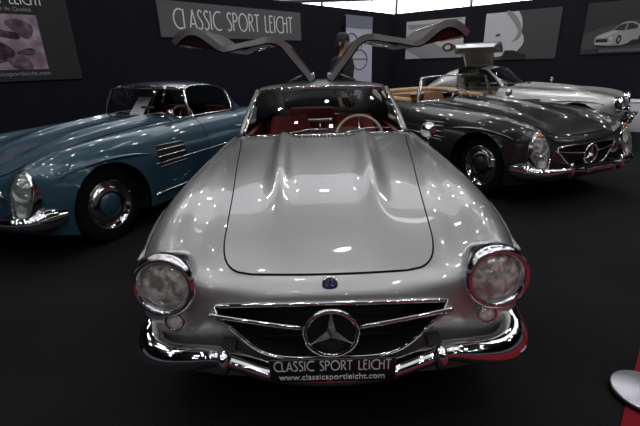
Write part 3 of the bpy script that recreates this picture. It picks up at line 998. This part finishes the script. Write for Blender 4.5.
        hl_ = [[(s * (inn[i, 0] + .004 * tn[i, 1]), y, inn[i, 1] - .004 * tn[i, 0]) for y in (A[i, 2] + .035, A[i, 3] - .03)] for i in range(2, iw0 - 1)]
        MB().grid(hl_).build('headlining', M['maroon'] if trim2 is M['dred'] else trim, do)
        # inner trim card of the lower door, closes the hollow
        ii = list(range(iw1 + 2, N - 1))
        card = [(s * inn[i, 0], 0, inn[i, 1]) for i in ii]
        def yfr(i): return A[i, 2] + .012
        fc = [(c[0], yfr(i), c[2]) for c, i in zip(card, ii)]
        bc = [(c[0], A[i, 3] - .02, c[2]) for c, i in zip(card, ii)]
        cm = MB().add(fc, [tuple(range(len(fc)))], False).add(bc, [tuple(range(len(bc)))], False)
        cm.add([fc[0], fc[-1], bc[-1], bc[0]], [(0, 1, 2, 3)], False)
        cm.build('door_card', M['maroon'] if trim2 is M['dred'] else trim, do)
        hc = MB().tube([(s * .43, 2.52, 1.585), (s * .47, 2.50, 1.570), (s * .56, 2.48, 1.552)], .010, 6)
        hc.build('latch', M['chrome'], do)
        # edge seal along the front of the door
        MB().tube([(s * inn[i, 0], A[i, 2] - .002, inn[i, 1]) for i in range(N)], .006, 6).build('door_seal', M['rubber'], do)
        MB().tube([(s * .115, 2.47, 1.375), (s * .29, 2.50, 1.300)], .009, 8).build('gas_strut', M['chrome_dull'], do)
        for q in (2.55, 2.9):
            MB().box((s * .085, q, 1.335), (.05, .06, .05), 0, .01).build('hinge', M['chrome'], do)
    return car

hero = make_car('gullwing_coupe', 'silver coupe in the foreground with both upswung doors open and round headlights', (0, 0, 0), 0, M['silver'], 'coupe', M['red'], M['dred'], None, plate='full', doors_open=(-1, 1))
blue = make_car('hardtop_roadster', 'blue roadster with a dark navy hardtop, parked on the left', (-2.91, 1.79, 0), -0.41, M['blue'], 'hard', M['red'], M['black'], None, plate=None, top=True)
grey = make_car('open_roadster', 'dark grey open roadster with tan cockpit rim, parked on the right', (2.765, 2.79, 0), 0.425, M['grey'], 'open', M['brown'], M['black'], None, plate='small', seats=M['brown'])
far = make_car('gullwing_coupe', 'pale silver coupe behind the dark grey open car, one door raised', (5.412, 5.905, 0), 0.869, M['silver2'], 'coupe', M['beige'], M['black'], None, plate=None, doors_open=(-1,), seats=M['beige'])

# ------------------------------------------------------------------ things in and around the cars
# fitted case behind the seats of the silver coupe
cs = empty('suitcase', (-.10, 3.22, .5815), 0)
tag(cs, 'red leather suitcase standing behind the seats inside the foreground silver coupe', 'suitcase')
MB().box((0, 0, .215), (.46, .20, .43), 0, .025).build('case_body', M['red'], cs)
for x in (-.14, .14):
    MB().box((x, -.001, .215), (.028, .212, .43), 0, .004).build('strap', M['brown'], cs)
MB().tube(spline([(-.07, -.10, .36), (-.05, -.13, .35), (.05, -.13, .35), (.07, -.10, .36)], 10), .008).build('handle', M['brown'], cs)
hs = MB().box((-.0, 3.26, .435), (1.1, .36, .29)).build('rear_shelf', M['dred'], hero)

def car_pt(car_loc, rz, p):
    c, s = math.cos(rz), math.sin(rz)
    return (car_loc[0] + p[0] * c - p[1] * s, car_loc[1] + p[0] * s + p[1] * c, p[2])

# paper behind the blue car's windscreen
pp = car_pt((-2.91, 1.79, 0), -0.41, (-.17, 2.10, .922))
pa = empty('paper_sheet', pp, -0.41)
pb = MB()
pb.add([(-.105, 0, 0), (.105, 0, 0), (.105, .20, .20), (-.105, .20, .20)], [(0, 1, 2, 3)], False)
pb.add([(-.105, .003, 0), (.105, .003, 0), (.105, .203, .20), (-.105, .203, .20)], [(3, 2, 1, 0)], False)
pb.build('page', M['paper'], pa)
lines = MB()
for k in range(9):
    t = .12 + .085 * k
    w_ = .08 - .03 * (k % 3)
    lines.add([(-.08, .20 * t - .001, .20 * t + .001), (w_, .20 * t - .001, .20 * t + .001), (w_, .20 * t + .003, .20 * t + .005), (-.08, .20 * t + .003, .20 * t + .005)], [(0, 1, 2, 3)], False)
lines.build('print_lines', mat('grey_print', (.45, .45, .52), .8, noise=(20, .05)), pa)
tag(pa, "white information sheet propped behind the blue roadster's windscreen", 'paper')

# stanchion on the red carpet edge
sp = empty('stanchion', (1.395, .275, .0), 0)
tag(sp, 'round silver base of a barrier post at the edge of the red carpet', 'stanchion')
MB().lathe([(.001, .0), (.128, .0), (.134, .004), (.134, .016), (.130, .020)], (0, 0, .008), (0, 0, 1), 48).build('foot_ring', M['rubber'], sp, 'black rubber rim')
MB().lathe([(.131, .020), (.131, .025), (.125, .029), (.06, .034), (.03, .042), (.001, .042)], (0, 0, .008), (0, 0, 1), 48).build('base', mat('brushed_steel', (.62, .62, .66), .38, .9, bump=(60, .1)), sp)
MB().lathe([(.025, .04), (.025, .90), (.03, .905), (.03, .94), (.02, .955), (.001, .96)], (0, 0, .008), (0, 0, 1), 28).build('post', M['chrome_dull'], sp)

# white counter at the far right
M['counter'] = mat('white_laminate', (.80, .81, .86), .45, noise=(4, .03))
ctr = empty('counter', (6.24, 6.97, 0), A_R)
tag(ctr, 'white counter with a vertical joint beside the nose of the pale silver coupe', 'counter')
MB().box((.0, 0, .285), (.50, .5, .55), 0, .006).build('panel', M['counter'], ctr)
MB().box((.62, 0, .285), (.72, .5, .55), 0, .006).build('panel', M['counter'], ctr)
MB().box((.36, 0, .575), (1.26, .52, .03), 0, .006).build('top', M['counter'], ctr)

# ------------------------------------------------------------------ signs and posters
def panel(name, label, cat, a, s0, s1, z0, z1, m, off=.012, depth=.02):
    c = on_wall(a, (s0 + s1) / 2, off)
    r = empty(name, (c[0], c[1], z0), a)
    tag(r, label, cat)
    MB().box((0, 0, (z1 - z0) / 2), (s1 - s0, depth, z1 - z0), 0, 0).build('board', m, r)
    return r

M['signgrey'] = mat('sign_grey', (.140, .135, .138), .7, noise=(3, .08))
sg = panel('sign_banner', 'grey sign with thin white capitals high on the left wall', 'sign', A_L, -6.55, -3.49, 1.90, 2.42, M['signgrey'])
deco_text('CLASSIC SPORT LEICHT', -1.29, 1.30, .130, .285, -.0125, .003, .085).build('lettering', M['white'], sg, 'thin white capitals')

M['posterdk'] = mat('poster_dark', (.022, .022, .022), .7, noise=(3, .1))
po = panel('poster_board', 'dark poster with a pinkish old photograph at the left edge', 'poster', A_L, -9.75, -7.80, 1.345, 2.40, M['posterdk'])
cx = -8.775
def pic(s): return s - cx
def mottled(name, cols, scale):
    m, nt, b = node_mat(name)
    b.inputs['Roughness'].default_value = .8
    tc = nt.nodes.new('ShaderNodeTexCoord')
    nz = nt.nodes.new('ShaderNodeTexNoise')
    nz.inputs['Scale'].default_value = scale
    nz.inputs['Detail'].default_value = 5
    rp = nt.nodes.new('ShaderNodeValToRGB')
    rp.color_ramp.elements[0].position = .36; rp.color_ramp.elements[0].color = (*cols[0], 1)
    rp.color_ramp.elements[1].position = .64; rp.color_ramp.elements[1].color = (*cols[2], 1)
    e = rp.color_ramp.elements.new(.5); e.color = (*cols[1], 1)
    nt.links.new(tc.outputs['Object'], nz.inputs['Vector'])
    nt.links.new(nz.outputs['Fac'], rp.inputs[0])
    nt.links.new(rp.outputs[0], b.inputs['Base Color'])
    return m
pk = mottled('pink_photo', ((.24, .14, .20), (.36, .24, .31), (.52, .42, .46)), 5)
ph = MB().box(((pic(-9.35) + pic(-8.18)) / 2, -.012, .135 + .315), (1.17, .004, .63)).build('photograph', pk, po)
pd = mottled('photo_dark', ((.018, .010, .016), (.04, .024, .034), (.16, .10, .13)), 11)
pm_ = mottled('photo_mid', ((.08, .04, .06), (.16, .09, .13), (.26, .17, .21)), 9)
def shape(parent, name, m, pts, y):
    return MB().poly([(p[0], y, p[1]) for p in spline(pts, 5 * len(pts), True)], d=(0, .001, 0)).build(name, m, parent)
x0 = pic(-9.35)
def U(pts): return [(x0 + u * 1.17, (.135 + v * .63)) for u, v in pts]
dk = MB()
for pts in ([(.05, .55), (.30, .62), (.62, .80), (.66, .72), (.80, .66), (.78, .55), (.55, .60), (.34, .45), (.05, .45)],
            [(.30, .50), (.42, .60), (.60, .52), (.72, .36), (.70, .22), (.58, .12), (.42, .10), (.30, .22)],
            [(.74, .30), (.86, .40), (.92, .34), (.86, .26)], [(.0, .30), (.18, .44), (.30, .30), (.16, .20), (.0, .22)]):
    shape(ph, 'photo_dark_shape', pd, U(pts), -.0155)
md = MB()
for pts in ([(0, .78), (.25, .82), (.48, .72), (.30, .58), (0, .56)], [(.70, .84), (.80, .92), (.94, .80), (.90, .58), (.82, .60)], [(.62, .30), (.80, .26), (.86, .02), (.70, .02)]):
    shape(ph, 'photo_mid_shape', pm_, U(pts), -.0150)
deco_text('CLASSIC SPORT LEICHT', pic(-9.32), pic(-8.07), .880, .12, -.0125, .002, .11).build('lettering', M['white'], po)
tx = mat('grey_lettering', (.36, .36, .37), .7, noise=(20, .05))
plain_text('Mécaniques de Qualité', po, 'subtitle', tx, .060, (pic(-8.82), -.0125, .805), .60)
plain_text('www.classicsportleicht.com', po, 'web_address', tx, .070, (pic(-9.02), -.0125, .065), .85)

# roll-up banner standing at the wall
c = on_wall(A_L, -1.69, .16)
ru = empty('rollup_banner', (c[0], c[1], 0), A_L)
tag(ru, 'tall white banner with grey top standing against the left wall behind the person', 'banner')
MB().box((0, 0, 1.11), (1.0, .012, 2.16)).build('sheet', mat('banner_white', (.62, .62, .74), .6, noise=(3, .05)), ru)
MB().box((0, -.007, 2.31), (1.0, .014, .24)).box((0, -.002, 2.44), (1.02, .03, .02)).build('header', mat('banner_grey', (.26, .26, .34), .6, noise=(3, .08)), ru)
MB().box((0, 0, .035), (1.04, .22, .07), 0, .02).build('base', M['chrome_dull'], ru)
dr = MB()
for sx_ in (-1, 1):
    dr.tube(spline([(sx_ * .06, -.010, 1.75), (sx_ * .10, -.010, 1.95), (sx_ * .20, -.010, 2.05), (sx_ * .36, -.010, 2.07), (sx_ * .42, -.010, 2.02)], 20), .012, 6, flat=(1, 1))
    dr.tube([(sx_ * .2, -.010, 1.38), (sx_ * .2, -.010, 1.385)], .02, 6)
dr.tube([(.30 * math.cos(2 * PI * k / 36), -.010, 1.50 + .22 * math.sin(2 * PI * k / 36)) for k in range(36)], .012, 6, closed=True)
dr.tube([(-.3, -.010, 1.52), (.3, -.010, 1.52)], .008, 6)
dr.build('line_drawing', mat('drawing_ink', (.09, .09, .11), .7, noise=(20, .1)), ru)

# three large photographs on the right wall
def art(label, s0, s1, z0, z1, base, shapes, name='poster'):
    r = panel(name, label, 'poster', A_R, s0, s1, z0, z1, base)
    w, h = s1 - s0, z1 - z0
    for k, (nm, m, pts) in enumerate(shapes):
        q = [(-w / 2 + u * w, v * h) for u, v in pts]
        mb = MB().poly([(p[0], -.0115 - .0012 * (k + 1), p[1]) for p in q], d=(0, .001, 0))
        mb.build(nm, m, r)
    return r
g1 = lambda n, v, nz=.1, t=(1, 1, 1): mat(n, tuple(v * q for q in t), .6, noise=(4, nz))
sp_ = lambda P, n=30, closed=True: spline(P, n, closed)
pale = g1('print_pale', .54, .08, (1, .93, .93)); mid = g1('print_mid', .29, .1, (1, .95, .95)); dark = g1('print_dark', .030, .1); dark2 = g1('print_deep', .014, .2); lite = g1('print_light', .60, .05, (1, .98, 1))
art('light poster with pale car bonnet lines above the open grey roadster', .38, 1.87, 1.49, 2.38, pale, [
    ('printed_wing', mid, [(0, .62)] + sp_([(0.0, .62), (.25, .60), (.45, .45), (.62, .30), (.80, .22), (1.0, .20)], 20, False) + [(1.0, .0), (.30, .0), (.0, .25)]),
    ('printed_fold', mid, [(0.02, .92), (.35, .90), (.70, .97), (.98, .985), (.6, .86), (.3, .80), (.05, .80)]),
    ('printed_lamp', dark, sp_([(.66, .30), (.74, .38), (.84, .34), (.88, .24), (.80, .16), (.70, .18)], 20)),
    ('printed_glare', pale, sp_([(.70, .28), (.75, .33), (.80, .30), (.78, .22), (.72, .22)], 16))])
art('dark poster with the rounded white flank of a car behind the raised door', 2.35, 3.88, 1.40, 2.41, g1('print_charcoal', .058, .1), [
    ('printed_flank', lite, [(0, 0.99), (0, .02), (.42, .12)] + sp_([(.42, .12), (.50, .20), (.56, .34), (.55, .48), (.52, .56), (.52, .70), (.50, .85), (.45, .99)], 24, False)),
    ('printed_shade', mid, sp_([(.28, .99), (.38, .80), (.46, .62), (.46, .50), (.40, .36), (.50, .44), (.52, .58), (.48, .78), (.36, .99)], 40)),
    ('printed_underside', dark2, [(.26, .0), (.32, .20), (.44, .20), (.55, .12), (.62, .10), (.62, .0)]),
    ('printed_badge', g1('print_blue', .12, .1, (.5, .7, 1)), sp_([(.16, .52), (.20, .56), (.24, .53), (.19, .50)], 14))])
art('dark poster of a pale vintage car on a road at the right edge', 4.33, 5.95, 1.46, 2.42, g1('print_night', .026, .1), [
    ('printed_road', g1('print_road', .055, .3), [(0, 0.10), (0, .40), (.16, .50), (.50, .62), (1, .76), (1, .10)]),
    ('printed_car_shadow', dark2, [(.13, .20), (.16, .13), (.40, .12), (.62, .18), (.62, .3), (.2, .3)]),
    ('printed_car_body', g1('print_carbody', .33, .15), [(.135, .22)] + sp_([(.13, .26), (.14, .34), (.19, .39), (.26, .43), (.31, .47), (.36, .55), (.42, .60), (.49, .60), (.56, .54), (.61, .46), (.62, .34)], 30, False) + [(.60, .26), (.52, .26), (.48, .20), (.42, .16), (.28, .16), (.15, .18)]),
    ('printed_bonnet', g1('print_bonnet', .50, .15), sp_([(.15, .34), (.21, .37), (.32, .44), (.35, .42), (.28, .36), (.20, .32)], 24)),
    ('printed_windows', dark, [(.315, .455), (.36, .54), (.42, .575), (.49, .575), (.55, .52), (.545, .47), (.43, .44)]),
    ('printed_pillar', mid, [(.425, .445), (.44, .57), (.45, .57), (.44, .445)]),
    ('printed_grille', dark2, [(.145, .235), (.145, .29), (.27, .30), (.27, .23)]),
    ('printed_lamp', lite, sp_([(.285, .30), (.30, .33), (.315, .30), (.30, .26)], 14)),
    ('printed_bumper', lite, [(.135, .20), (.15, .215), (.28, .205), (.33, .235), (.33, .215), (.28, .185), (.15, .19)]),
    ('printed_wheel', dark2, sp_([(.355, .26), (.38, .36), (.41, .29), (.385, .18)], 20)),
    ('printed_wheel', dark2, sp_([(.575, .28), (.59, .36), (.61, .30), (.595, .22)], 20)),
    ('printed_hubcap', mid, sp_([(.37, .27), (.383, .31), (.397, .28), (.384, .23)], 14)),
    ('printed_verge', g1('print_verge', .10, .5), [(.20, .03), (.20, .09), (1, .11), (1, .03)])])

# ------------------------------------------------------------------ person behind the foreground coupe
def skinned(name, nodes, edges, m, parent, root=0, sub=1):
    me = bpy.data.meshes.new(name)
    me.from_pydata([n[:3] for n in nodes], edges, [])
    o = link(bpy.data.objects.new(name, me))
    o.modifiers.new('skin', 'SKIN')
    sub_ = o.modifiers.new('sub', 'SUBSURF'); sub_.levels = sub; sub_.render_levels = sub
    sk = me.skin_vertices[0].data
    for i, n in enumerate(nodes):
        r = n[3] if len(n) > 3 else .05
        sk[i].radius = (r, n[4] if len(n) > 4 else r)
        sk[i].use_root = (i == root)
    dg = bpy.context.evaluated_depsgraph_get(); dg.update()
    m2 = bpy.data.meshes.new_from_object(o.evaluated_get(dg))
    bpy.data.objects.remove(o)
    m2.name = name
    m2.materials.clear(); m2.materials.append(m)
    m2.polygons.foreach_set('use_smooth', [True] * len(m2.polygons))
    r = link(bpy.data.objects.new(name, m2))
    r.parent = parent
    return r
skin_m = mat('skin', (.45, .24, .16), .5, noise=(12, .08))
hair_m = mat('dark_hair', (.012, .010, .009), .6, noise=(60, .4))
jack_m = mat('dark_jacket', (.010, .010, .013), .8, noise=(20, .3))
trou_m = mat('dark_trousers', (.010, .010, .012), .8, noise=(20, .3))
shoe_m = mat('black_shoes', (.008, .008, .008), .4, noise=(20, .3))
pe = empty('person', (.34, 5.25, 0), math.radians(62))
tag(pe, 'person in dark jacket standing behind the foreground silver coupe, face turned right', 'person')
# local frame: faces -y
B = [(0, 0, .98, .15, .12), (0, .005, 1.18, .14, .11), (0, 0, 1.40, .16, .11), (0, .0, 1.53, .075, .07), (0, -.015, 1.60, .055, .06)]
E_ = [(0, 1), (1, 2), (2, 3), (3, 4)]
def bn(p, par, lst=B, es=E_):
    lst.append(p); es.append((par, len(lst) - 1)); return len(lst) - 1
h1 = bn((0, -.02, 1.66, .066, .078), 4); h2 = bn((0, -.015, 1.74, .078, .095), h1); h3 = bn((0, -.01, 1.81, .06, .075), h2)
for s in (-1, 1):
    sh = bn((s * .19, 0, 1.46, .065), 2); el = bn((s * .245, .03, 1.17, .046), sh); wr = bn((s * .25, -.06, .93, .030), el)
    pmn = bn((s * .25, -.075, .87, .036, .018), wr)
    for k, (dx, ln_) in enumerate(((-.024, .075), (-.008, .085), (.008, .080), (.024, .062))):
        f1 = bn((s * .25 - .004, -.082 + dx, .83, .0095), pmn); f2 = bn((s * .245, -.088 + dx, .83 - ln_ * .55, .0085), f1); bn((s * .235, -.088 + dx, .83 - ln_, .007), f2)
    t1 = bn((s * .24, -.12, .86, .011), pmn); bn((s * .235, -.135, .82, .009), t1)
    hp = bn((s * .095, 0, .92, .10), 0); kn = bn((s * .11, -.01, .50, .062), hp); an = bn((s * .12, .02, .10, .042), kn); bn((s * .125, -.10, .045, .038), an)
body = skinned('body', B, E_, skin_m, pe)
fc = MB()
hp_ = Vector((0, -.02, 1.70))
face = MB()
bezier_disc(face, (0, -.105, 1.685), (0, -1, -.25), .016, .03, 12, 5)
face.build('nose', skin_m, body)
for s in (-1, 1):
    e_ = MB(); bezier_disc(e_, (s * .032, -.098, 1.722), (0, -1, 0), .012, .008, 12, 4); e_.build('eye', hair_m, body)
    e_ = MB().lathe([(.001, 0), (.02, .004), (.032, .010), (.02, .016), (.001, .016)], (s * .083, .0, 1.70), (s, 0, 0), 14, sx=.6); e_.build('ear', skin_m, body)
MB().box((0, -.098, 1.645), (.045, .012, .012), 0, .005).build('mouth', mat('lips', (.30, .10, .08), .5, noise=(10, .1)), body)
hr = MB()
Hh = []
for t in np.linspace(0, PI / 2, 9):
    r_ = []
    for a in np.linspace(0, 2 * PI, 24, endpoint=False):
        low = 1.745 if math.sin(a) < -.55 else 1.66
        zz = low + (1.86 - low) * math.sin(t)
        r_.append((.092 * math.cos(t) ** .6 * math.cos(a), .005 + .112 * math.cos(t) ** .6 * math.sin(a), zz))
    Hh.append(r_)
hr.grid(Hh, closed_v=True).build('hair', hair_m, pe)
J = [(0, 0, .90, .20, .15), (0, .005, 1.15, .185, .145), (0, 0, 1.40, .20, .15), (0, .005, 1.53, .10, .09)]
EJ = [(0, 1), (1, 2), (2, 3)]
for s in (-1, 1):
    a_ = bn((s * .205, 0, 1.46, .088), 2, J, EJ); b_ = bn((s * .255, .03, 1.17, .070), a_, J, EJ); bn((s * .252, -.055, .95, .052), b_, J, EJ)
skinned('jacket', J, EJ, jack_m, pe)
T = [(0, 0, .97, .165, .13)]
ET = []
for s in (-1, 1):
    a_ = bn((s * .095, 0, .88, .11), 0, T, ET); b_ = bn((s * .11, -.01, .50, .08), a_, T, ET); bn((s * .12, .02, .09, .068), b_, T, ET)
skinned('trousers', T, ET, trou_m, pe)
for s in (-1, 1):
    MB().box((s * .123, -.05, .05), (.10, .28, .10), 0, .045).build('shoe', shoe_m, pe)

# ------------------------------------------------------------------ ceiling spotlights
M['lampglow'] = mat('lamp_glow', (.98, .98, 1.0), .5, emit=90)
proto = None
spots = []
for i in range(8):
    for j in range(9):
        spots.append((-8.2 + 2.35 * i + .8 * (j % 2) + random.uniform(-.75, .75), -7.5 + 2.3 * j + random.uniform(-.75, .75)))
for k, (x, y) in enumerate(spots):
    if proto is None:
        r = empty('ceiling_spotlight', (x, y, CEIL_Z))
        MB().lathe([(.001, 0), (.12, 0), (.13, -.04), (.13, -.22), (.11, -.23)], (0, 0, 0), (0, 0, 1), 24).build('housing', M['black'], r)
        MB().lathe([(.001, -.215), (.118, -.215)], (0, 0, 0), (0, 0, 1), 24).build('lamp_glass', M['lampglow'], r)
        proto = r
    else:
        r = proto.copy(); COL.objects.link(r)
        for ch in proto.children:
            c2 = ch.copy(); c2.parent = r; COL.objects.link(c2)
        r.location = (x, y, CEIL_Z)
    tag(r, 'round spotlight in the grid on the dark hall ceiling', 'spotlight', 'ceiling spotlights')
